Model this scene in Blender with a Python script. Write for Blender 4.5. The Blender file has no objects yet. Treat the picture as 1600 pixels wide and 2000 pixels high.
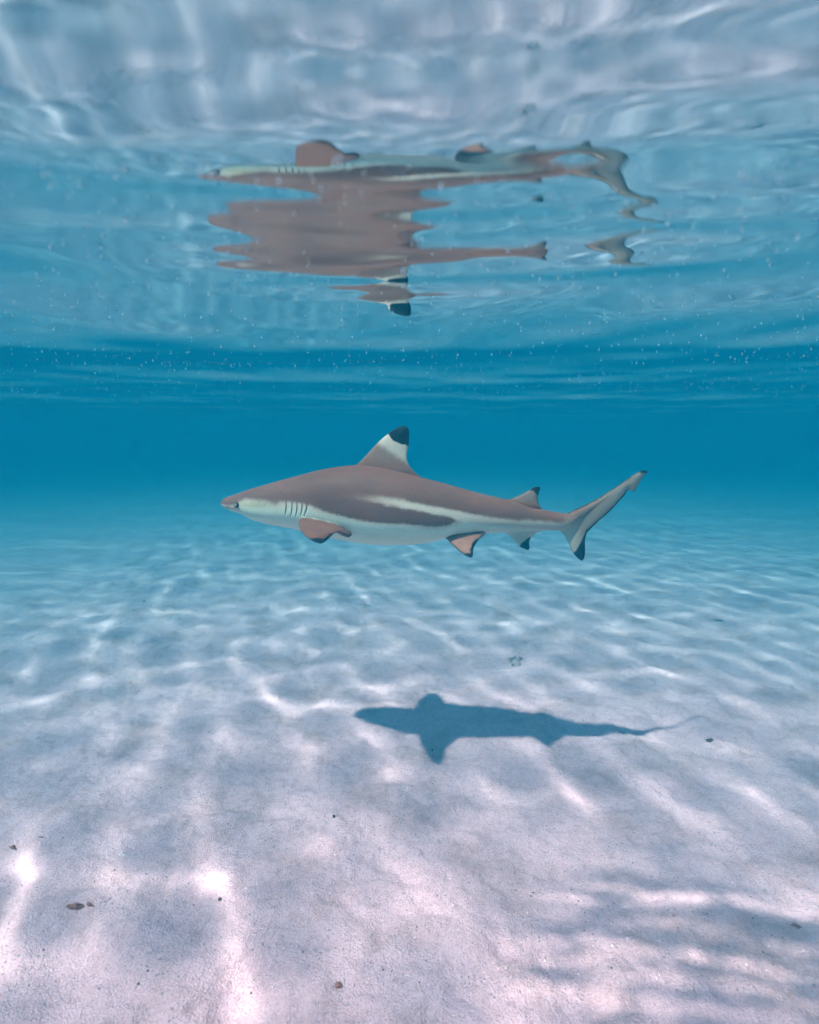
import bpy, bmesh, math, random
import numpy as np
from mathutils import Vector, Matrix
from mathutils.kdtree import KDTree
from mathutils.geometry import delaunay_2d_cdt

random.seed(7)
rng = np.random.default_rng(11)
SC = bpy.context.scene
COL = SC.collection

# ------------------------------------------------------------------ camera, world, sun, exposure
F_PX = 1100.0            # focal length in pixels of the 1600 px wide photograph
CAM_Z = 1.11             # camera height above the sand
SURF_Z = 1.315           # mean level of the water surface
D = 1.75                 # distance to the shark
PITCH = math.atan(150.0 / F_PX)

cam_d = bpy.data.cameras.new('camera')
cam = bpy.data.objects.new('camera', cam_d); COL.objects.link(cam)
cam_d.sensor_fit = 'HORIZONTAL'; cam_d.sensor_width = 24.0
cam_d.lens = 24.0 * F_PX / 1600.0
cam_d.clip_start = 0.01; cam_d.clip_end = 500
cam.location = (0, 0, CAM_Z)
cam.rotation_euler = (math.pi / 2 - PITCH, 0, 0)
cam_d.dof.use_dof = True; cam_d.dof.focus_distance = 1.72; cam_d.dof.aperture_fstop = 2.2
SC.camera = cam

SUN_AZ = math.radians(234.0)      # towards the sun, clockwise from +Y: behind the camera, to its left
SUN_EL = math.radians(51.0)
world = bpy.data.worlds.new('World'); SC.world = world; world.use_nodes = True
wn = world.node_tree.nodes; wl = world.node_tree.links
sky = wn.new('ShaderNodeTexSky'); sky.sky_type = 'NISHITA'; sky.sun_disc = False
sky.sun_elevation = SUN_EL; sky.sun_rotation = SUN_AZ
wl.new(sky.outputs[0], wn['Background'].inputs[0])
wn['Background'].inputs[1].default_value = 0.135

sun_d = bpy.data.lights.new('sun', 'SUN'); sun = bpy.data.objects.new('sun', sun_d); COL.objects.link(sun)
sun_d.energy = 5.0; sun_d.angle = math.radians(2.1); sun_d.color = (1.0, 0.80, 0.74)
sdir = Vector((math.sin(SUN_AZ) * math.cos(SUN_EL), math.cos(SUN_AZ) * math.cos(SUN_EL), math.sin(SUN_EL)))
sun.rotation_euler = sdir.to_track_quat('Z', 'Y').to_euler()
sun.location = sdir * 20
sun_d.cycles.is_caustics_light = True       # sunlight is refracted by the real wave geometry

vs = SC.view_settings
vs.view_transform = 'Standard'; vs.look = 'None'; vs.gamma = 1.0; vs.use_curve_mapping = False
vs.exposure = 1.78
cy = SC.cycles
cy.use_denoising = True
cy.max_bounces = 7; cy.diffuse_bounces = 3; cy.glossy_bounces = 5; cy.transmission_bounces = 5
cy.use_adaptive_sampling = True; cy.adaptive_threshold = 0.03; cy.adaptive_min_samples = 16
cy.volume_bounces = 3; cy.transparent_max_bounces = 8
cy.sample_clamp_indirect = 6.0
cy.caustics_refractive = True; cy.caustics_reflective = True

# ------------------------------------------------------------------ helpers
def lin(r, g, b):
    f = lambda c: (c / 255 / 12.92) if c <= 10.3 else ((c / 255 + 0.055) / 1.055) ** 2.4
    return np.array([f(r), f(g), f(b)])

def tag(o, label=None, cat=None, group=None, kind=None):
    for k, v in (('label', label), ('category', cat), ('group', group), ('kind', kind)):
        if v: o[k] = v
    return o

def mesh_obj(name, verts, faces, mat, parent=None, smooth=True):
    me = bpy.data.meshes.new(name)
    me.from_pydata([tuple(v) for v in verts], [], [tuple(f) for f in faces])
    if smooth: me.polygons.foreach_set('use_smooth', [True] * len(me.polygons))
    me.materials.append(mat)
    o = bpy.data.objects.new(name, me); COL.objects.link(o)
    if parent: o.parent = parent
    return o

def grid_obj(name, xs, ys, Z, mat, flip=False):
    nx, ny = len(xs), len(ys)
    X, Y = np.meshgrid(xs, ys)
    co = np.stack([X.ravel(), Y.ravel(), Z.ravel()], 1).astype(np.float32)
    i = np.arange((ny - 1) * (nx - 1)); r = i // (nx - 1); c = i % (nx - 1)
    a = r * nx + c
    q = np.stack([a, a + 1, a + nx + 1, a + nx], 1)
    if flip: q = q[:, ::-1]
    me = bpy.data.meshes.new(name)
    me.vertices.add(len(co)); me.vertices.foreach_set('co', co.ravel())
    me.loops.add(q.size); me.loops.foreach_set('vertex_index', q.ravel().astype(np.int32))
    me.polygons.add(len(q)); me.polygons.foreach_set('loop_start', (np.arange(len(q)) * 4).astype(np.int32))
    me.update(); me.validate()
    me.polygons.foreach_set('use_smooth', np.ones(len(q), bool))
    me.materials.append(mat)
    o = bpy.data.objects.new(name, me); COL.objects.link(o)
    return o

def spacing(lo, hi, n_lo, n_mid, n_hi, a, b):
    """coordinates: evenly spaced on [a, b], growing towards lo and hi"""
    mid = np.linspace(a, b, n_mid)
    h = mid[1] - mid[0]
    def grow(L, n):
        q = 1.0001
        lo_, hi_ = 1.0001, 2.5
        for _ in range(60):
            q = (lo_ + hi_) / 2
            s = h * q * (q ** n - 1) / (q - 1)
            if s > L: hi_ = q
            else: lo_ = q
        return np.cumsum(h * q ** np.arange(1, n + 1))
    left = a - grow(a - lo, n_lo)[::-1]
    right = b + grow(hi - b, n_hi)
    return np.concatenate([left, mid, right])

def hash2(i, j, seed):
    h = (i.astype(np.int64) * 374761393 + j.astype(np.int64) * 668265263 + seed * 1442695041) & 0xffffffff
    h = ((h ^ (h >> 13)) * 1274126177) & 0xffffffff
    h = (h ^ (h >> 16)) & 0xffffffff
    return h / 4294967295.0

def vnoise(x, y, seed=0):
    i = np.floor(x); j = np.floor(y); fx = x - i; fy = y - j
    u = fx ** 3 * (fx * (fx * 6 - 15) + 10); v = fy ** 3 * (fy * (fy * 6 - 15) + 10)
    a = hash2(i, j, seed); b = hash2(i + 1, j, seed); c = hash2(i, j + 1, seed); d = hash2(i + 1, j + 1, seed)
    return (a + (b - a) * u) * (1 - v) + (c + (d - c) * u) * v - 0.5

def fbm(x, y, seed, octv=4, gain=0.5):
    s = 0; amp = 1
    for o in range(octv):
        s = s + amp * vnoise(x * 2.03 ** o + 17.3 * o, y * 2.03 ** o - 9.1 * o, seed + o)
        amp *= gain
    return s

def pchip(xk, yk, x):
    xk = np.asarray(xk, float); yk = np.asarray(yk, float); x = np.asarray(x, float)
    h = np.diff(xk); dl = np.diff(yk) / h
    m = np.zeros_like(xk); m[0] = dl[0]; m[-1] = dl[-1]
    for i in range(1, len(xk) - 1):
        if dl[i - 1] * dl[i] > 0:
            w1 = 2 * h[i] + h[i - 1]; w2 = h[i] + 2 * h[i - 1]
            m[i] = (w1 + w2) / (w1 / dl[i - 1] + w2 / dl[i])
    k = np.clip(np.searchsorted(xk, x) - 1, 0, len(h) - 1)
    t = np.clip((x - xk[k]) / h[k], 0, 1)
    return (yk[k] * (1 + 2 * t) * (1 - t) ** 2 + h[k] * m[k] * t * (1 - t) ** 2
            + yk[k + 1] * t * t * (3 - 2 * t) + h[k] * m[k + 1] * t * t * (t - 1))

def sstep(a, b, x):
    t = np.clip((x - a) / (np.asarray(b) - a), 0, 1)
    return t * t * (3 - 2 * t)

# pixel of the photograph -> point on the level z (only used to measure where things lie on the bed)
def on_level(px, py, z):
    u = (px - 800) / F_PX; v = (1000 - py) / F_PX
    d = Vector((u, math.cos(PITCH) + v * math.sin(PITCH), -math.sin(PITCH) + v * math.cos(PITCH)))
    t = (z - CAM_Z) / d.z
    return Vector((0, 0, CAM_Z)) + d * t

# ------------------------------------------------------------------ materials
def new_mat(name):
    m = bpy.data.materials.new(name); m.use_nodes = True
    return m, m.node_tree.nodes, m.node_tree.links, m.node_tree.nodes['Principled BSDF']

def water_material():
    m = bpy.data.materials.new('water_surface'); m.use_nodes = True
    n = m.node_tree.nodes; l = m.node_tree.links
    n.remove(n['Principled BSDF'])
    g = n.new('ShaderNodeBsdfGlass'); g.inputs['IOR'].default_value = 1.333
    g.inputs['Roughness'].default_value = 0.0
    g.inputs['Color'].default_value = (0.86, 0.88, 0.90, 1)
    l.new(g.outputs[0], n['Material Output'].inputs['Surface'])
    return m

def haze_material():
    m = bpy.data.materials.new('clear_blue_water'); m.use_nodes = True
    n = m.node_tree.nodes; l = m.node_tree.links
    n.remove(n['Principled BSDF'])
    v = n.new('ShaderNodeVolumePrincipled')
    sc_, ab_, dn = (0.002, 0.092, 0.122), (0.44, 0.136, 0.107), 0.6     # scattering and absorption per metre
    v.inputs['Color'].default_value = (*[s_ / dn for s_ in sc_], 1)
    v.inputs['Absorption Color'].default_value = (*[max(0.0, 1 - a_ / ((1 - s_ / dn) * dn)) ** 2 for s_, a_ in zip(sc_, ab_)], 1)
    v.inputs['Density'].default_value = dn
    v.inputs['Anisotropy'].default_value = 0.0
    l.new(v.outputs[0], n['Material Output'].inputs['Volume'])
    return m

def sand_material():
    m, n, l, b = new_mat('coral_sand')
    tc = n.new('ShaderNodeTexCoord')
    def noise(scale, detail=4, rough=0.55):
        t = n.new('ShaderNodeTexNoise'); t.inputs['Scale'].default_value = scale
        t.inputs['Detail'].default_value = detail; t.inputs['Roughness'].default_value = rough
        l.new(tc.outputs['Object'], t.inputs['Vector']); return t
    def ramp(src, p0, c0, p1, c1):
        r = n.new('ShaderNodeValToRGB'); r.color_ramp.elements[0].position = p0; r.color_ramp.elements[1].position = p1
        r.color_ramp.elements[0].color = (*c0, 1); r.color_ramp.elements[1].color = (*c1, 1)
        l.new(src, r.inputs[0]); return r
    def mixc(kind, fac, a, c):
        x = n.new('ShaderNodeMix'); x.data_type = 'RGBA'; x.blend_type = kind
        if isinstance(fac, float): x.inputs[0].default_value = fac
        else: l.new(fac, x.inputs[0])
        l.new(a, x.inputs[6])
        if isinstance(c, tuple): x.inputs[7].default_value = (*c, 1)
        else: l.new(c, x.inputs[7])
        return x.outputs[2]
    big = ramp(noise(1.7, 5).outputs['Fac'], 0.3, (0.87, 0.475, 0.52), 0.7, (0.95, 0.54, 0.585))
    # reddish coarse grains gathered in patches
    patch = ramp(noise(4.2, 6, 0.66).outputs['Fac'], 0.49, (0, 0, 0), 0.72, (1, 1, 1))
    c = mixc('MIX', patch.outputs[0], big.outputs[0], (0.60, 0.33, 0.33))
    # grain-sized mottling
    g1 = ramp(noise(190, 2, 0.6).outputs['Fac'], 0.34, (0.80, 0.79, 0.78), 0.62, (1.06, 1.06, 1.06))
    c = mixc('MULTIPLY', 0.8, c, g1.outputs[0])
    g2 = ramp(noise(60, 4, 0.75).outputs['Fac'], 0.30, (0.76, 0.72, 0.71), 0.54, (1.0, 1.0, 1.0))
    c = mixc('MULTIPLY', 0.75, c, g2.outputs[0])
    # dark flecks
    vo = n.new('ShaderNodeTexVoronoi'); vo.inputs['Scale'].default_value = 55
    l.new(tc.outputs['Object'], vo.inputs['Vector'])
    fl = ramp(vo.outputs['Distance'], 0.08, (1, 1, 1), 0.17, (0, 0, 0))
    gate = ramp(noise(9, 5, 0.7).outputs['Fac'], 0.40, (0, 0, 0), 0.60, (1, 1, 1))
    mul = n.new('ShaderNodeMath'); mul.operation = 'MULTIPLY'
    l.new(fl.outputs[0], mul.inputs[0]); l.new(gate.outputs[0], mul.inputs[1])
    c = mixc('MIX', mul.outputs[0], c, (0.22, 0.18, 0.17))
    l.new(c, b.inputs['Base Color'])
    b.inputs['Roughness'].default_value = 0.95
    b.inputs['Specular IOR Level'].default_value = 0.05
    bp = n.new('ShaderNodeBump'); bp.inputs['Strength'].default_value = 1.0; bp.inputs['Distance'].default_value = 0.0085
    ad = n.new('ShaderNodeMath'); ad.operation = 'ADD'
    l.new(noise(210, 3, 0.7).outputs['Fac'], ad.inputs[0]); l.new(noise(45, 4, 0.65).outputs['Fac'], ad.inputs[1])
    l.new(ad.outputs[0], bp.inputs['Height']); l.new(bp.outputs[0], b.inputs['Normal'])
    return m

def skin_material():
    m, n, l, b = new_mat('shark_skin')
    at = n.new('ShaderNodeAttribute'); at.attribute_name = 'skin'
    tc = n.new('ShaderNodeTexCoord')
    t = n.new('ShaderNodeTexNoise'); t.inputs['Scale'].default_value = 260; t.inputs['Detail'].default_value = 3
    l.new(tc.outputs['Object'], t.inputs['Vector'])
    r = n.new('ShaderNodeValToRGB'); r.color_ramp.elements[0].position = 0.3; r.color_ramp.elements[1].position = 0.7
    r.color_ramp.elements[0].color = (0.80, 0.80, 0.80, 1); r.color_ramp.elements[1].color = (1.12, 1.12, 1.12, 1)
    l.new(t.outputs['Fac'], r.inputs[0])
    x = n.new('ShaderNodeMix'); x.data_type = 'RGBA'; x.blend_type = 'MULTIPLY'; x.inputs[0].default_value = 0.7
    l.new(at.outputs['Color'], x.inputs[6]); l.new(r.outputs[0], x.inputs[7])
    l.new(x.outputs[2], b.inputs['Base Color'])
    b.inputs['Roughness'].default_value = 0.55
    b.inputs['Specular IOR Level'].default_value = 0.12
    bp = n.new('ShaderNodeBump'); bp.inputs['Strength'].default_value = 0.15; bp.inputs['Distance'].default_value = 0.001
    l.new(t.outputs['Fac'], bp.inputs['Height']); l.new(bp.outputs[0], b.inputs['Normal'])
    return m

def plain_material(name, col, rough=0.8, var=0.25, scale=120):
    m, n, l, b = new_mat(name)
    tc = n.new('ShaderNodeTexCoord'); t = n.new('ShaderNodeTexNoise'); t.inputs['Scale'].default_value = scale
    l.new(tc.outputs['Object'], t.inputs['Vector'])
    r = n.new('ShaderNodeValToRGB')
    r.color_ramp.elements[0].position = 0.3; r.color_ramp.elements[1].position = 0.7
    r.color_ramp.elements[0].color = (*[c * (1 - var) for c in col], 1)
    r.color_ramp.elements[1].color = (*[min(1, c * (1 + var)) for c in col], 1)
    l.new(t.outputs['Fac'], r.inputs[0]); l.new(r.outputs[0], b.inputs['Base Color'])
    b.inputs['Roughness'].default_value = rough; b.inputs['Specular IOR Level'].default_value = 0.2
    return m

# ------------------------------------------------------------------ the sand bed
def sand_height(X, Y):
    z = 0.035 * fbm(X * 0.9, Y * 0.9, 3, 3)
    z += 0.020 * fbm(X * 2.6 + 4, Y * 3.2, 21, 3)
    z += 0.019 * fbm(X * 9, Y * 10, 5, 4, 0.60)
    z -= 0.010 * np.clip(fbm(X * 6 + 31, Y * 6, 45, 2) - 0.22, 0, 1) / 0.3
    # long low ripples, stronger to the right of the place
    warp = 0.10 * fbm(X * 1.7, Y * 1.7, 33, 2) + 0.25 * X * 0.3
    rip = np.sin((Y + warp) * 2 * np.pi / 0.17) * (0.5 + 0.5 * np.sin((Y * 0.6 + X) * 2.2))
    z += 0.0035 * rip * sstep(-0.2, 1.0, X) * np.exp(-np.clip(Y - 3, 0, 50) / 3)
    return z

xs = spacing(-40, 40, 60, 560, 60, -2.4, 2.4)
ys = spacing(-6, 44, 50, 520, 110, 0.7, 4.6)
X, Y = np.meshgrid(xs, ys)
sand = grid_obj('sand_bed', xs, ys, sand_height(X, Y), sand_material())
tag(sand, 'pale rippled coral sand covering the whole lagoon bed', 'sand', kind='structure')

# ------------------------------------------------------------------ the water surface, seen from below
WAVES = []
def add_waves(seed, n, l0, l1, slope, spread, az=0.0):
    r = np.random.default_rng(seed)
    for i in range(n):
        lam = l0 * (l1 / l0) ** ((i + r.random()) / n)
        a = az + spread * r.standard_normal()
        k = 2 * np.pi / lam
        WAVES.append((k * np.sin(a), k * np.cos(a), r.random() * 2 * np.pi, slope * np.sqrt(2.0 / n) / k))
add_waves(5, 6, 1.2, 3.0, 0.008, 0.35, 0.15)
WAVES.append((0.35, 6.0, math.pi / 2 - 6.0 * 0.75, 0.006))
add_waves(8, 10, 0.45, 1.1, 0.014, 1.2, -0.1)
add_waves(12, 14, 0.26, 0.50, 0.018, 1.2, 0.05)
N_BROAD = len(WAVES)
add_waves(63, 16, 0.18, 0.33, 0.014, 1.1, 0.0)        # choppier water farther out
N_CHOP = len(WAVES)
add_waves(44, 8, 0.14, 0.22, 0.014, 0.15, 0.0)        # a patch of cat's-paw ripples close by
add_waves(34, 10, 0.05, 0.09, 0.012, 0.25, 0.0)
N_NEAR = len(WAVES)
add_waves(80, 12, 0.16, 0.36, 0.022, 0.9, 0.0)         # steeper wavelets right overhead
WAVES.append((0.9, 10.5, -10.5 * 0.30, 0.0070))

def surf_height(X, Y):
    z = np.full(np.shape(X), SURF_Z)
    r = np.hypot(X * 0.8, Y)
    patch = 0.05 + 0.95 * sstep(0.42, 0.24, np.hypot((X - 0.03) * 0.85, np.clip(Y - 0.56, 0, None)))
    chop = 1 - sstep(0.75, 0.40, np.hypot((X - 0.03) * 0.8, np.clip(Y - 0.56, 0, None)))
    for i, (kx, ky, ph, A) in enumerate(WAVES):
        fade = np.clip(1.6 - np.hypot(kx, ky) * r / 400.0, 0, 1)
        if i >= N_NEAR: fade = fade * sstep(0.43, 0.28, Y) * sstep(1.6, 1.0, np.abs(X))
        elif i >= N_CHOP: fade = fade * patch
        elif i >= N_BROAD: fade = fade * chop
        z = z + A * fade * np.sin(kx * X + ky * Y + ph)
    return z

xs = spacing(-40, 40, 70, 420, 70, -2.6, 2.6)
ys = spacing(-10, 44, 80, 800, 120, -1.6, 4.0)
X, Y = np.meshgrid(xs, ys)
water = grid_obj('water_surface', xs, ys, surf_height(X, Y), water_material())
tag(water, 'rippled water surface seen from below, mirroring the shark and sand', 'water', kind='structure')
water.cycles.is_caustics_caster = True
sand.cycles.is_caustics_receiver = True

# ------------------------------------------------------------------ the shark
S = D / F_PX                       # metres per photograph pixel at the shark
# body profile in side-view units (pixels): x, top, bottom, half width
TOP = [(430, 981), (433, 975.5), (439, 971.5), (456, 965.5), (484, 956), (512, 947.7), (546, 938), (580, 929), (614, 919.8),
       (653, 912.3), (698, 908), (740, 912), (780, 920), (822, 931.5), (859, 941), (910, 955.3), (940, 963.5), (970, 970.5),
       (1000, 977), (1042, 991), (1060, 994.5), (1090, 1000.3), (1108, 1003), (1135, 994), (1162, 981), (1200, 957), (1232, 935)]
BOT = [(430, 983), (433, 987), (442, 992.7), (456, 998), (476, 1005), (484, 1010.5), (512, 1020.8), (540, 1026.6), (580, 1034),
       (614, 1043), (647, 1051), (681, 1057.5), (709, 1062), (751, 1064.8), (794, 1064.4), (836, 1061), (865, 1054), (898, 1046.5),
       (946, 1042), (988, 1041), (1030, 1038.5), (1060, 1037), (1099, 1036), (1120, 1027), (1135, 1014), (1162, 995), (1200, 967), (1232, 940)]
WID = [(430, 4), (432, 9), (436, 15), (444, 23), (456, 31), (484, 42), (520, 51), (560, 58), (614, 65), (680, 69), (740, 68), (800, 62),
       (860, 52), (920, 41), (980, 31), (1040, 22), (1090, 16), (1115, 11), (1140, 6.5), (1170, 3), (1232, 1)]
def prof(tab, x):
    t = np.array(tab); return pchip(t[:, 0], t[:, 1], x)

def spine_y(px):
    """sideways position of the spine (m): yawed a little and bent at the tail"""
    return pchip([400, 560, 700, 850, 1000, 1108, 1200, 1270], [0.085, 0.058, 0.026, -0.008, -0.033, -0.036, -0.014, 0.020], px)

SH = Vector((0, D, 0))
def place(px, py, yy):
    """side-view units + offset from the spine (m, + away from the viewer) -> metres"""
    sy = spine_y(px)
    k = S * (1 + sy / D)
    return np.stack([(px - 800) * k, D + sy + yy, CAM_Z + (850 - py) * k], -1)

SLITS = [((556.6, 979.8), (553.4, 1008)), ((568, 980.4), (564.6, 1010)), ((578.3, 980.6), (574.4, 1010)),
         ((588.4, 983), (584.0, 1008.4)), ((598.8, 984.5), (591.4, 1008.2))]
def slit_amount(px, py):
    a = np.zeros(np.shape(px))
    for (x0, y0), (x1, y1) in SLITS:
        t = (py - y0) / (y1 - y0)
        xc = x0 + (x1 - x0) * t + 1.4 * np.sin(np.pi * np.clip(t, 0, 1))
        w = 1.15 * np.sqrt(np.clip(4 * t * (1 - t), 0, 1)) + 1e-4
        a = np.maximum(a, np.clip(1.25 - np.abs(px - xc) / w, 0, 1) * ((t > 0) & (t < 1)))
    return a

BACK = np.array([0.205, 0.080, 0.050]); WHITE = np.array([0.80, 0.78, 0.62]); BAND = np.array([0.74, 0.55, 0.42]); BLACK = np.array([0.008, 0.010, 0.011])
STRIPE = np.array([0.190, 0.080, 0.055])
def body_colour(px, py, side):
    j = 2.2 * fbm(px / 4.0, py / 9.0, 71, 3) + 3.0 * fbm(px / 22.0, py / 22.0, 72, 2)
    # lower edge of the brown on the head and of the grey flank stripe
    low = pchip([430, 445, 476, 512, 535, 556, 580, 600, 614, 653, 681, 709, 737, 794, 850, 874, 894, 905],
                [984, 987, 977, 977, 984, 982, 983, 986, 993, 1004, 1011, 1018, 1021, 1025.5, 1029.5, 1027, 1020, 1018], px)
    w = np.interp(px, [430, 460, 520, 560, 600, 700, 900], [2.5, 4.5, 7.5, 6.0, 3.5, 2.2, 2.5])
    below = sstep(-w, w, py - low + j)
    # pale band running back along the flank
    b0 = pchip([660, 737, 794, 820, 880, 940, 1000, 1060, 1090, 1120], [966, 970, 979, 985, 996, 1008, 1014.5, 1019.5, 1022.5, 1030], px)
    b1 = pchip([660, 709, 737, 794, 850, 880, 894, 905], [974, 977, 983, 994, 1004.5, 1010, 1019, 1022], px)
    wb = np.interp(px, [660, 760, 850, 1000, 1100], [9, 5, 3.2, 4, 6])
    band = sstep(-wb, wb, py - b0 + j) * np.where(px < 900, 1 - sstep(-3, 3, py - b1 + j), 1)
    band = band * sstep(670, 800, px)
    white = np.maximum(below * (px < 905), band)
    white = np.where(px >= 905, sstep(-wb, wb, py - b0 + j), white)
    blend = sstep(880, 906, px)
    white = np.where((px > 880) & (px < 906), np.maximum(white, 0), white)
    c = BACK + (STRIPE - BACK) * sstep(690, 760, px)[:, None] * sstep(-8, 10, py - b1)[:, None]
    head = sstep(640, 470, px)[:, None]
    c = c * (1 + 0.10 * head) + head * np.array([-0.004, 0.004, 0.010])
    mot = fbm(px / 30.0, py / 14.0, 75, 3)[:, None]
    c = c * (1 + 0.20 * mot)
    wcol = (BAND + (WHITE - BAND) * sstep(6, np.interp(px, [540, 660], [34, 16]), py - np.where(px < 905, low - 6, b0 + 4))[:, None]) * (1 - 0.22 * sstep(880, 1010, px)[:, None]) * (1 + 0.06 * mot)
    cheek = (np.exp(-((px - 495) / 35) ** 2 - ((py - 986) / 8) ** 2))[:, None]
    wcol = wcol * (1 - cheek * 0.35 * np.array([0.8, 0.8, 1.2]))
    out = c * (1 - white[:, None]) + wcol * white[:, None]
    out = out * (1 - 0.80 * slit_amount(px, py)[:, None] * side[:, None])
    # nostril, spiracle smudge, a few small spots
    for (sx, sy, r, s) in ((443, 990.5, 1.5, .85), (514.6, 985, 2.2, .35), (546, 961, 1.7, .6), (649, 935, 1.1, .5), (711, 960, 1.3, .4),
                           (838, 965, 1.6, .5), (832, 961, 1.2, .4), (938, 974.5, 1.8, .5), (830, 966, 1.3, .4), (1105, 1007, 2, .4), (775, 948, 1.0, .4)):
        out = out * (1 - s * np.exp(-(((px - sx) ** 2 + (py - sy) ** 2) / r ** 2)))[:, None]
    return np.clip(out, 0, 1)

parts = []      # (verts, faces, colours) of the pieces welded into one body
# --- trunk
nx, na = 620, 132
u = np.linspace(0, 1, nx)
px = 430 + (1232 - 430) * (0.35 * u ** 2 + 0.65 * u) ** 1.0
px = np.sort(np.concatenate([px, np.arange(549, 603, 0.55), np.linspace(430.1, 440, 24)]))
nx = len(px)
top = prof(TOP, px); bot = prof(BOT, px); wid = prof(WID, px)
ang = np.linspace(0, 2 * np.pi, na, endpoint=False)
P, A = np.meshgrid(px, ang, indexing='ij')
ca, sa = np.cos(A), np.sin(A)
mid = (0.46 * top + 0.54 * bot)[:, None]
ex = 0.92
pyv = np.where(sa >= 0, mid + (top[:, None] - mid) * np.abs(sa) ** ex, mid + (bot[:, None] - mid) * np.abs(sa) ** ex)
yv = wid[:, None] * np.sign(ca) * np.abs(ca) ** 0.93
dep = 1.0 / (1.0 - np.abs(yv) * S / D)          # flanks bulge out from the spine plane
PA, QA = 800 + (P - 800) * dep, 850 + (pyv - 850) * dep
sl = slit_amount(PA, QA)
yv = yv * (1 - 0.045 * sl)
co = place(P.ravel(), pyv.ravel(), (yv * S).ravel())
side = np.ones(P.size)
colr = body_colour(PA.ravel(), QA.ravel(), side)
i = np.arange(nx - 1)[:, None] * na; jj = np.arange(na)[None, :]; j2 = (jj + 1) % na
quads = np.stack([i + jj, i + na + jj, i + na + j2, i + j2], -1).reshape(-1, 4)
faces = [tuple(q[::-1]) for q in quads] + [tuple(range(na))[::-1], tuple(range((nx - 1) * na, nx * na))]
faces[-2] = faces[-2][::-1]; faces[-1] = faces[-1][::-1]
parts.append([co, faces, colr])

# --- fins: planform outline, filled with a fine net, lens-shaped in thickness
def smooth_outline(pts, step=2.0, closed=True):
    pts = np.array(pts, float); n = len(pts); out = []
    for i in range(n):
        p0, p1, p2, p3 = pts[i - 1], pts[i], pts[(i + 1) % n], pts[(i + 2) % n]
        m = max(1, int(np.hypot(*(p2 - p1)) / step))
        for t in np.arange(m) / m:
            out.append(0.5 * ((2 * p1) + (p2 - p0) * t + (2 * p0 - 5 * p1 + 4 * p2 - p3) * t * t + (3 * p1 - p0 - 3 * p2 + p3) * t ** 3))
    return np.array(out)

def inside(poly, q):
    x, y = q[:, 0], q[:, 1]; r = np.zeros(len(q), bool)
    a = poly; b = np.roll(poly, -1, 0)
    for (x0, y0), (x1, y1) in zip(a, b):
        c = (y0 > y) != (y1 > y)
        r ^= c & (x < (x1 - x0) * (y - y0) / (y1 - y0 + 1e-12) + x0)
    return r

def edge_dist(poly, q):
    d = np.full(len(q), 1e9)
    for p, r in zip(poly, np.roll(poly, -1, 0)):
        e = r - p; L = (e * e).sum() + 1e-12
        t = np.clip(((q - p) @ e) / L, 0, 1)
        d = np.minimum(d, np.hypot(*(q - p - t[:, None] * e).T))
    return d

def fin(outline, thick, colour_fn, map_fn, flare_fn=None, step=2.0):
    poly = smooth_outline(outline, step)
    lo, hi = poly.min(0), poly.max(0)
    gx, gy = np.meshgrid(np.arange(lo[0], hi[0], step), np.arange(lo[1], hi[1], step * 0.87))
    gx[1::2] += step / 2
    q = np.stack([gx.ravel(), gy.ravel()], 1)
    q = q[inside(poly, q)]
    q = q[edge_dist(poly, q) > step * 0.55]
    pts = np.concatenate([poly, q])
    nb = len(poly)
    res = delaunay_2d_cdt([Vector(p) for p in pts], [], [list(range(nb))], 1, 1e-6)
    vs2 = np.array([tuple(v) for v in res[0]]); tris = [tuple(f) for f in res[2]]
    d = edge_dist(poly, vs2)
    edge = d < 1e-4
    h = thick * (1 - np.exp(-d / (thick * 2.2))) * np.clip(np.sqrt(d / 3.0), 0, 1)
    if flare_fn is not None: h = h + flare_fn(vs2) * (~edge) * np.clip(d / 4.0, 0, 1)
    h[edge] = 0
    n = len(vs2)
    idx2 = np.where(edge, np.arange(n), 0)
    k = n
    for a in range(n):
        if not edge[a]: idx2[a] = k; k += 1
    inner = np.where(~edge)[0]
    A_ = map_fn(vs2, h); B_ = map_fn(vs2, -h)
    V = np.concatenate([A_, B_[inner]])
    C = colour_fn(vs2); C = np.concatenate([C, C[inner]])
    Fc = []
    for t in tris:
        Fc.append(t); Fc.append(tuple(int(idx2[x]) for x in t[::-1]))
    return V, Fc, C

def vertical(q, h): return place(q[:, 0], q[:, 1], h * S)

def mixto(c, target, w): return c * (1 - w[:, None]) + np.asarray(target) * w[:, None]
def jag(q, s=1.0, seed=91): return s * (2.6 * fbm(q[:, 0] / 5.0, q[:, 1] / 5.0, seed, 3))
def line_side(q, pts):
    """signed distance in y above (+) / below a polyline given by increasing x"""
    t = np.array(pts, float); return np.interp(q[:, 0], t[:, 0], t[:, 1]) - q[:, 1]

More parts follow.
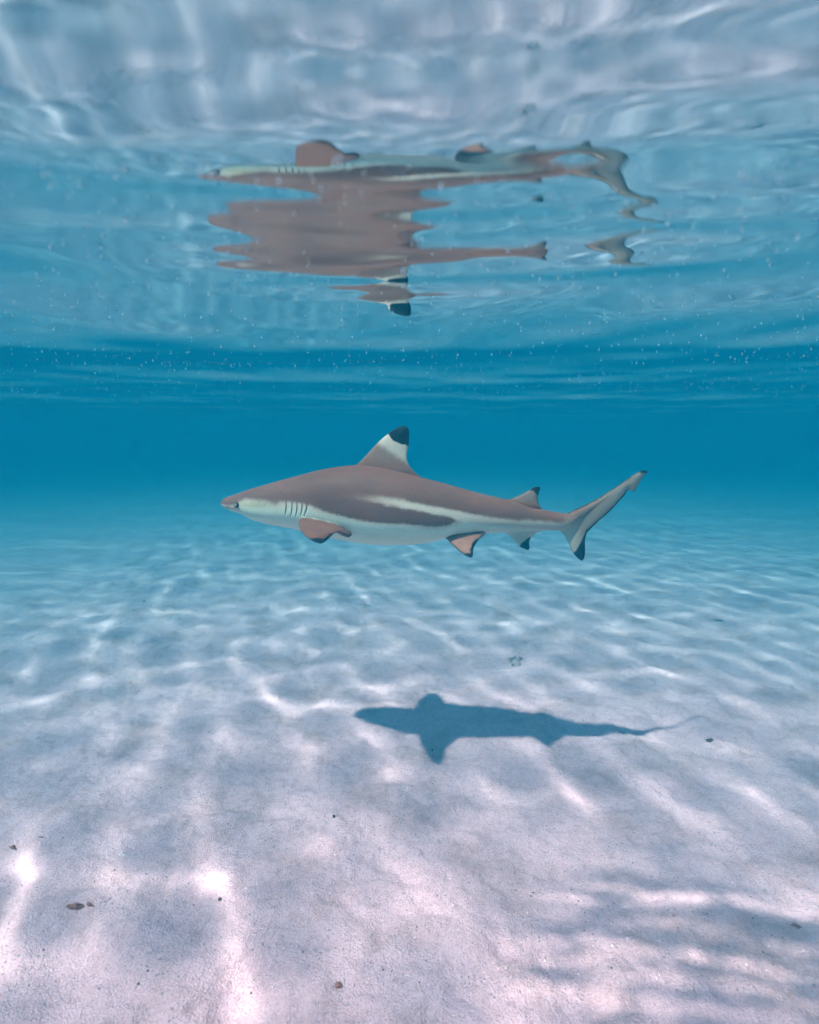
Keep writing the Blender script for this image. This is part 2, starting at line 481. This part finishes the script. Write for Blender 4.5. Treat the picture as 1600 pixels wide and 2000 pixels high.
# first dorsal
def col_dorsal(q):
    c = np.tile(BACK * 1.08, (len(q), 1))
    hgt = (930 - q[:, 1]) + 0.10 * (q[:, 0] - 760)
    pale = np.array([0.36, 0.20, 0.14])
    c = mixto(c, pale, sstep(14, 40, hgt + jag(q, 1.5, 93)) * 0.75)
    w = sstep(34, 52, hgt + 0.55 * (q[:, 0] - 775) + jag(q, 2.2, 95))
    c = mixto(c, np.array([0.70, 0.52, 0.39]), w)
    b = line_side(q, [(740, 836), (760, 848.6), (768, 860), (780, 866.5), (798, 870.5), (805, 871)]) + jag(q, 0.9)
    return mixto(c, BLACK, sstep(-0.9, 0.9, b))
DORSAL = [(690, 912), (698, 906.2), (712, 893), (729, 874.5), (746, 857.7), (760, 846.4), (771, 838), (782.5, 833), (792, 832.3), (797.4, 836.6),
          (799.4, 848), (798, 870), (795.2, 884), (795, 897), (799.4, 908), (809, 921), (822, 931.5), (812, 933.5), (795, 934), (760, 945), (715, 935)]
parts.append(fin(DORSAL, 4.2, col_dorsal, vertical, lambda q: 5.0 * np.exp(-np.clip(918 - q[:, 1], 0, 99) / 11.0) * sstep(815, 770, q[:, 0])))
# second dorsal
def col_dorsal2(q):
    c = mixto(np.tile(BACK * 1.05, (len(q), 1)), np.array([0.34, 0.21, 0.15]), sstep(988, 966, q[:, 1]) * 0.8)
    b = line_side(q, [(1000, 950), (1030, 957.5), (1043, 957.8), (1052, 969), (1060, 972)]) + jag(q, 0.6)
    e = line_side(q, [(1000, 973.6), (1015, 967), (1033, 957.4), (1045, 951.4), (1056, 950)])
    return mixto(c, BLACK, np.maximum(sstep(-0.8, 0.8, b), 0.8 * sstep(-2.4, -0.6, e)))
DORSAL2 = [(992, 978), (1000, 973.6), (1015, 967), (1033, 957.4), (1045, 951.4), (1053, 949.8), (1056, 953), (1053.6, 964), (1051.8, 973), (1055, 985),
           (1061, 995), (1050, 996), (1035, 1002), (1010, 996)]
parts.append(fin(DORSAL2, 2.6, col_dorsal2, vertical, lambda q: 3.0 * np.exp(-np.clip(986 - q[:, 1], 0, 99) / 8.0)))
# anal fin
def col_anal(q):
    c = np.tile(WHITE * 0.72, (len(q), 1))
    b = -line_side(q, [(1010, 1071), (1019, 1068.5), (1023, 1060), (1038, 1050), (1045, 1049)]) + jag(q, 0.7)
    return mixto(c, BLACK, sstep(-0.8, 0.8, b))
ANAL = [(984, 1038), (994, 1043.5), (1003, 1052.3), (1012, 1062.2), (1019.5, 1069.6), (1030, 1074.6), (1036.6, 1076.2), (1038.8, 1070.5), (1037.6, 1060),
        (1040.5, 1052.5), (1049.5, 1043.5), (1061, 1037.5), (1055, 1030), (1020, 1025), (995, 1028)]
parts.append(fin(ANAL, 2.6, col_anal, vertical, lambda q: 3.5 * np.exp(-np.clip(q[:, 1] - 1040, 0, 99) / 7.0)))
# caudal fin
CAUDAL = [(1085, 1008), (1108, 1003.4), (1135, 991), (1162, 977.5), (1189, 960.4), (1219, 940), (1237, 926.5), (1249, 919.8), (1259, 917.6), (1264.5, 920), (1263, 925),
          (1256.5, 930.5), (1249.5, 944.5), (1242, 957.5), (1236.5, 959.3), (1228.6, 955.5), (1222, 967), (1207, 985), (1192, 1001.5), (1174, 1018), (1159, 1033),
          (1150.5, 1045), (1148.5, 1060), (1149.6, 1078), (1148.2, 1093), (1144, 1098), (1136.5, 1093.5), (1127.5, 1084), (1120, 1070.5), (1111, 1054),
          (1103, 1042), (1092, 1033), (1085, 1022)]
CAUD_POLY = smooth_outline(CAUDAL, 2.0)
def col_caudal(q):
    d = edge_dist(CAUD_POLY, q)
    axis = np.interp(q[:, 0], [1090, 1135, 1189, 1237, 1262], [1012, 1001, 968, 933, 921])
    c = np.tile(np.array([0.42, 0.28, 0.20]), (len(q), 1))
    c = mixto(c, BACK * 1.05, sstep(22, -6, q[:, 1] - axis + jag(q, 2, 97)) * sstep(1225, 1110, q[:, 0]))
    c = mixto(c, WHITE * 0.78, sstep(1010, 1040, q[:, 1]) * sstep(1150, 1100, q[:, 0]) * 0.8)
    upper = (q[:, 1] < axis) & (q[:, 0] > 1112)
    trail = (q[:, 1] > axis + 8) & (q[:, 0] > 1140) & (q[:, 1] > 955) & (q[:, 0] < 1231)
    e = np.where(upper, sstep(2.3, 1.0, d + jag(q, .35)), 0)
    e = np.maximum(e, np.where(trail, sstep(3.6, 2.2, d + jag(q, .35)), 0))
    tip = sstep(1247, 1252, q[:, 0] + jag(q, .6)) * sstep(925.5, 922.5, q[:, 1])
    endl = np.where((q[:, 0] > 1236) & (q[:, 1] > 922), sstep(1.6, .6, d), 0) * .8
    # dark lower lobe tip, bounded by a slanting line
    low = sstep(-1, 1, (q[:, 1] - np.interp(q[:, 0], [1120, 1128, 1134, 1141, 1148, 1152], [1090, 1082, 1071, 1056, 1042, 1030])) + jag(q, 0.9, 99)) * (q[:, 0] > 1118) * (q[:, 1] > 1034)
    w = np.maximum.reduce([e, tip, endl, low])
    return mixto(c, BLACK, np.clip(w, 0, 1))
tw = sstep(1085, 1112, P.ravel())[:, None]
parts[0][2] = parts[0][2] * (1 - tw) + col_caudal(np.stack([P.ravel(), pyv.ravel()], 1)) * tw
parts.append(fin(CAUDAL, 3.2, col_caudal, vertical, lambda q: 6.0 * np.exp(-np.clip(q[:, 0] - 1096, 0, 99) / 16.0) * np.exp(-(np.abs(q[:, 1] - 1018) / 14) ** 2), step=1.7))

# paired fins: planform in (chord, span) pixels -> 3-D frame at the root
def paired(outline, thick, colour_fn, root, chord_dir, span_dir, sign, droop=0.0, curl=None, flare=3.0):
    root = np.array(root, float); cd = np.array(chord_dir, float); sd = np.array(span_dir, float)
    cd /= np.linalg.norm(cd); sd /= np.linalg.norm(sd)
    nrm = np.cross(cd, sd); nrm /= np.linalg.norm(nrm)
    if nrm[1] > 0: nrm = -nrm                    # side-view y grows downwards: make the normal point up
    def mp(q, h):
        p = root + q[:, :1] * cd + q[:, 1:2] * sd + h[:, None] * nrm
        p[:, 1] += droop * (np.clip(q[:, 1], 0, None) / 60.0) ** 2
        if curl is not None: p[:, 1] += curl(q)
        return place(p[:, 0], p[:, 1], sign * p[:, 2] * S)     # third axis: outward from the spine
    return fin(outline, thick, colour_fn, mp, lambda q: flare * np.exp(-np.clip(q[:, 1] - 6, 0, 99) / 9.0), step=2.0)

PECT = [(0, -30), (-2, -8), (0, 8), (4, 28), (10, 50), (18, 68), (28, 86), (40, 101), (49, 107), (57, 108), (62, 102), (66, 88), (69, 70), (71, 52),
        (76, 34), (84, 20), (95, 9), (100, 2), (97, -5), (84, -8), (70, -12), (60, -30)]
PECT_P = smooth_outline(PECT, 2.0)
def col_pect(q):
    c = np.tile(np.array([0.215, 0.080, 0.050]), (len(q), 1)) * (1 + 0.25 * fbm(q[:, 0] / 12, q[:, 1] / 12, 61, 3))[:, None]
    d = edge_dist(PECT_P, q)
    tip = sstep(-1.2, 1.2, q[:, 1] - 92 + 0.35 * (q[:, 0] - 50) + jag(q, 1.2))
    tr = np.where((q[:, 0] > 60) & (q[:, 1] > 16), sstep(6.5, 4.0, d + jag(q, .8)), 0) * sstep(40, 62, q[:, 1])
    rim = np.where((q[:, 0] > 60) & (q[:, 1] < 60) & (q[:, 1] > -8), sstep(2.2, .8, d), 0) * 0.7
    return mixto(c, BLACK, np.clip(np.maximum.reduce([tip, tr, rim]), 0, 1))
for sg in (-1, 1):
    parts.append(paired(PECT, 4.6, col_pect, (594, 1007, 58), (1, 0.20, 0.0), (-0.02, 0.08, 1), sg, droop=1.5,
                        curl=lambda q: 9.0 * sstep(64, 97, q[:, 0]) * sstep(34, 4, q[:, 1]), flare=4.0))

PELV = [(-2, -26), (-2, -6), (6, 8), (18, 24), (32, 40), (44, 50), (51, 52), (54, 47), (55, 36), (60, 24), (68, 13), (78, 4), (82, -2), (74, -7), (60, -12), (50, -26)]
PELV_P = smooth_outline(PELV, 2.0)
def col_pelv(q):
    c = np.tile(np.array([0.37, 0.15, 0.10]), (len(q), 1)) * (1 + 0.2 * fbm(q[:, 0] / 10, q[:, 1] / 10, 63, 3))[:, None]
    d = edge_dist(PELV_P, q)
    tip = sstep(-1.2, 1.2, q[:, 1] - 43 + jag(q, 1.2))
    tr = np.where((q[:, 0] > 46) & (q[:, 1] > 12), sstep(6.5, 4.5, d + jag(q, .8)), 0)
    ld = np.where((q[:, 0] < 46) & (q[:, 1] > 20), sstep(2.2, 1.0, d), 0)
    return mixto(c, BLACK, np.clip(np.maximum.reduce([tip, tr, ld]), 0, 1))
for sg in (-1, 1):
    parts.append(paired(PELV, 3.0, col_pelv, (866, 1044, 24), (1, -0.06, 0.0), (0.0, 0.72, 0.75), sg, droop=1.0, flare=3.0))

skin = skin_material()
shark = bpy.data.objects.new('reef_shark', None); COL.objects.link(shark)
shark.location = (0, D, 0.86)
tag(shark, 'brown and white reef shark with black fin tips swimming above its own shadow', 'shark')

objs = []
for V, Fc, C in parts:
    objs.append(mesh_obj('body', V, Fc, skin))
for o in objs:          # consistent outward normals before welding
    bm = bmesh.new(); bm.from_mesh(o.data); bmesh.ops.recalc_face_normals(bm, faces=bm.faces); bm.to_mesh(o.data); bm.free()
body = objs[0]
for o in objs[1:]:
    md = body.modifiers.new('weld', 'BOOLEAN'); md.operation = 'UNION'; md.object = o; md.solver = 'MANIFOLD'
dg = bpy.context.evaluated_depsgraph_get()
me = bpy.data.meshes.new_from_object(body.evaluated_get(dg))
print('welded body:', len(me.vertices), 'verts')
allv = np.concatenate([p[0] for p in parts]); allc = np.concatenate([p[2] for p in parts])
kd = KDTree(len(allv))
for i, v in enumerate(allv): kd.insert(v, i)
kd.balance()
attr = me.attributes.new('skin', 'FLOAT_COLOR', 'POINT')
cols = np.ones((len(me.vertices), 4), np.float32)
for i, v in enumerate(me.vertices):
    cols[i, :3] = allc[kd.find(v.co)[1]]
attr.data.foreach_set('color', cols.ravel())
me.polygons.foreach_set('use_smooth', np.ones(len(me.polygons), bool))
for o in objs: bpy.data.objects.remove(o)
body = bpy.data.objects.new('body', me); COL.objects.link(body)
body.parent = shark; body.matrix_parent_inverse = Matrix.Translation(-shark.location)
body.cycles.is_caustics_receiver = True

# eyes
m_eye = plain_material('eye_iris', (0.40, 0.30, 0.21), 0.15, 0.2, 300)
m_dark = plain_material('eye_dark', (0.012, 0.012, 0.012), 0.12, 0.1)
def lens(name, r, ry, mat, parent, loc, rot, squash=1.0):
    bm = bmesh.new(); bmesh.ops.create_uvsphere(bm, u_segments=28, v_segments=16, radius=1)
    bmesh.ops.scale(bm, vec=(r * squash, ry, r), verts=bm.verts)
    me = bpy.data.meshes.new(name); bm.to_mesh(me); bm.free()
    me.polygons.foreach_set('use_smooth', [True] * len(me.polygons)); me.materials.append(mat)
    o = bpy.data.objects.new(name, me); COL.objects.link(o); o.parent = parent
    o.matrix_local = Matrix.Translation(loc) @ Matrix.Rotation(rot, 4, 'Z')
    o.cycles.is_caustics_receiver = True
    return o
ex_, ey_ = 470.5, 981.5
wy = float(prof(WID, np.array([ex_]))[0])
mt = float(0.46 * prof(TOP, np.array([ex_]))[0] + 0.54 * prof(BOT, np.array([ex_]))[0])
for sg in (-1, 1):
    c = Vector(place(np.array([ex_]), np.array([ey_]), np.array([sg * wy * S * 1.02]))[0]) - shark.location
    rot = math.radians(22 * sg)
    rim = lens('eye', 6.0 * S, 3.4 * S, m_dark, shark, c, rot)
    lens('iris', 4.6 * S, 3.5 * S, m_eye, rim, Vector((0, sg * 0.45 * S, 0)), 0)
    lens('pupil', 2.5 * S, 3.6 * S, m_dark, rim, Vector((0, sg * 0.65 * S, 0)), 0, 0.45)

# ------------------------------------------------------------------ loose bits lying on the sand
def bed(px, py):
    p = on_level(px, py, 0.0)
    z = float(sand_height(np.array([p.x]), np.array([p.y]))[0])
    p = on_level(px, py, z)
    return Vector((p.x, p.y, float(sand_height(np.array([p.x]), np.array([p.y]))[0])))

def lump(name, size, mat, seed, sub=3, rough=1.9):
    bm = bmesh.new(); bmesh.ops.create_icosphere(bm, subdivisions=sub, radius=1)
    r = random.Random(seed); o1 = r.random() * 50
    for v in bm.verts:
        a = np.array([v.co.x]); b = np.array([v.co.y])
        k = 1 + rough * float(fbm(a * 1.9 + o1 + v.co.z * 2, b * 1.9 - v.co.z * 1.3, seed, 4, 0.65)[0])
        k = max(0.35, k)
        v.co = Vector((v.co.x * size[0] * k, v.co.y * size[1] * k, v.co.z * size[2] * k))
    me = bpy.data.meshes.new(name); bm.to_mesh(me); bm.free()
    me.polygons.foreach_set('use_smooth', [True] * len(me.polygons)); me.materials.append(mat)
    o = bpy.data.objects.new(name, me); COL.objects.link(o)
    o.cycles.is_caustics_receiver = True
    return o

m_pebble = plain_material('dark_pebble', (0.10, 0.045, 0.04), 0.95, 0.6, 500)
m_wood = plain_material('drift_debris', (0.30, 0.10, 0.07), 0.95, 0.6, 400)
m_shell = plain_material('white_shell', (0.95, 0.61, 0.64), 0.5, 0.1, 200)
m_drab = plain_material('drab', (0.40, 0.25, 0.25), 0.9, 0.4, 150)  # dull reddish tone, darker than the sand, for the thin round spots on it
bits = [('pebble', 1387, 1447, (0.014, 0.009, 0.006), m_pebble, 'dark pebble beyond the tail end of the shark shadow'),
        ('pebble', 1556, 1809, (0.009, 0.006, 0.004), m_wood, 'small brown pebble in the rippled sand below a bright light band'),
        ('coral_fragment', 150, 1767, (0.016, 0.008, 0.006), m_wood, 'larger brown coral fragment half sunk in a sandy hollow'),
        ('coral_fragment', 176, 1766, (0.010, 0.004, 0.004), m_wood, 'smaller brown coral fragment beside the larger one in the hollow'),
        ('twig', 78, 1636, (0.007, 0.0022, 0.002), m_wood, 'thin dark twig lying on bright sand near a white shell'),
        ('shell', 238, 1671, (0.007, 0.005, 0.004), m_shell, 'tiny white shell chip lying alone on the sand'),
        ('pebble', 280, 1177, (0.012, 0.008, 0.008), m_pebble, 'small dark pebble on the far blue sand below the shark head'),
        ('drab_spot', 1008, 1288, (0.034, 0.036, 0.004), m_drab, 'round faint drab spot on blue sand behind the shark shadow'),
        ('drab_spot', 712, 1184, (0.045, 0.02, 0.004), m_drab, 'wide flat drab spot on far sand under the shark belly'),
        ('drab_spot', 834, 1131, (0.020, 0.015, 0.014), m_drab, 'smallest drab spot far off on sand right under the shark'),
        ('pebble', 1405, 1213, (0.020, 0.008, 0.005), m_pebble, 'flat dark pebble on far sand beneath the shark tail'),
        ('pebble', 652, 1596, (0.005, 0.004, 0.004), m_pebble, 'tiny dark pebble on pale sand in front of the shark shadow head'),
        ('pebble', 430, 1757, (0.005, 0.004, 0.003), m_pebble, 'tiny black pebble among coarse grains on the near sand'),
        ('pebble', 845, 1467, (0.005, 0.004, 0.004), m_pebble, 'tiny black pebble inside the fin shadow on the sand'),
        ('coral_fragment', 662, 1924, (0.008, 0.006, 0.004), m_wood, 'brownish coral fragment in a small pit of pink sand'),
        ('pebble', 25, 1656, (0.010, 0.006, 0.004), m_wood, 'reddish brown pebble on sand near the thin dark twig'),
        ('shell', 1225, 1507, (0.006, 0.003, 0.003), m_shell, 'flat white shell chip just in front of the shark shadow tail')]
for i, (nm, bx, by, sz, mt_, lb) in enumerate(bits):
    sz = tuple(0.75 * q for q in sz)
    o = lump(nm, sz, mt_, 100 + i)
    p = bed(bx, by)
    o.location = p + Vector((0, 0, sz[2] * 0.35)); o.rotation_euler = (0, 0, random.uniform(-.6, .6))
    if nm == 'drab_spot':          # a thin mat that follows the sand
        for v in o.data.vertices:
            h = 0.003 * max(-1.0, v.co.z / sz[2]) * 0.8
            w = o.location + Matrix.Rotation(o.rotation_euler.z, 3, 'Z') @ v.co
            v.co.z = float(sand_height(np.array([w.x]), np.array([w.y]))[0]) + h - o.location.z
    tag(o, lb, nm.replace('_', ' '), nm.replace('_', ' ') + 's lying on the sand' if nm != 'twig' else None)

# coarse grains and shell grit, far too many to count
def scatter(name, n, mats, sizes, ranges, seed, zfun, label, cat, squash=0.7):
    r = np.random.default_rng(seed)
    base = np.array([(1, 0, 0), (-1, 0, 0), (0, 1, 0), (0, -1, 0), (0, 0, 1), (0, 0, -1)], float)
    fb = np.array([(0, 2, 4), (2, 1, 4), (1, 3, 4), (3, 0, 4), (2, 0, 5), (1, 2, 5), (3, 1, 5), (0, 3, 5)])
    x, y = ranges(r, n); z = zfun(x, y)
    s = sizes(r, n)
    v = base[None] * s[:, None, None] * r.uniform(0.6, 1.4, (n, 6, 1))
    a = r.uniform(0, 6.28, n); c_, s_ = np.cos(a)[:, None], np.sin(a)[:, None]
    v = np.stack([v[..., 0] * c_ - v[..., 1] * s_, v[..., 0] * s_ + v[..., 1] * c_, v[..., 2] * squash], -1)
    v += np.stack([x, y, z], -1)[:, None, :]
    f = (fb[None] + 6 * np.arange(n)[:, None, None]).reshape(-1, 3)
    me = bpy.data.meshes.new(name); me.from_pydata(v.reshape(-1, 3).tolist(), [], f.tolist())
    for m in mats: me.materials.append(m)
    mi = np.repeat(r.integers(0, len(mats), n), 8)
    me.polygons.foreach_set('material_index', mi.astype(np.int32))
    o = bpy.data.objects.new(name, me); COL.objects.link(o)
    o.cycles.is_caustics_receiver = True
    return tag(o, label, cat, kind='stuff')

m_grey = plain_material('grey_grit', (0.30, 0.26, 0.25), 0.9, 0.3, 300)
m_tan = plain_material('tan_grit', (0.42, 0.30, 0.26), 0.9, 0.3, 300)
def near_bed(r, n):
    y = 1.0 + 3.6 * r.random(n) ** 1.5
    x = (r.random(n) - 0.5) * 2 * (0.3 + 0.85 * y)
    keep = 0.25 + fbm(x * 3, y * 3, 41, 3)
    x = x + 0.05 * keep
    return x, y
scatter('sand_grit', 14000, [m_grey, m_tan, m_shell, m_pebble, m_shell, m_grey], lambda r, n: 0.0008 + 0.0022 * r.random(n) ** 4, near_bed, 51,
        lambda x, y: sand_height(x, y) + 0.0004, 'coarse grains and shell grit strewn over the sand', 'grit')

# pale specks drifting just under the surface
m_speck = plain_material('pale_speck', (0.85, 0.83, 0.80), 0.7, 0.05)
def under_surface(r, n):
    y = 0.45 + 3.0 * r.random(n) ** 1.5
    x = (r.random(n) - 0.5) * 2 * (0.15 + 0.85 * y)
    x = x + 0.08 * np.sin(7 * y)
    return x, y
scatter('floating_specks', 1800, [m_speck], lambda r, n: 0.0007 + 0.0012 * r.random(n) ** 2.5, under_surface, 61,
        lambda x, y: surf_height(x, y) - 0.0012 - 0.004 * rng.random(len(x)) ** 4, 'pale specks drifting just below the water surface', 'specks', 1.0)

# ------------------------------------------------------------------ the water itself, as air-like haze round everything
bm = bmesh.new(); bmesh.ops.create_cube(bm, size=1)
for v in bm.verts:
    v.co = Vector((v.co.x * 84, (v.co.y + 0.5) * 58 - 12, (v.co.z + 0.5) * 2.75 - 1.2))
me = bpy.data.meshes.new('haze'); bm.to_mesh(me); bm.free(); me.materials.append(haze_material())
haze = bpy.data.objects.new('haze', me); COL.objects.link(haze)
tag(haze, 'clear blue water that fades the far sand', 'water', kind='stuff')
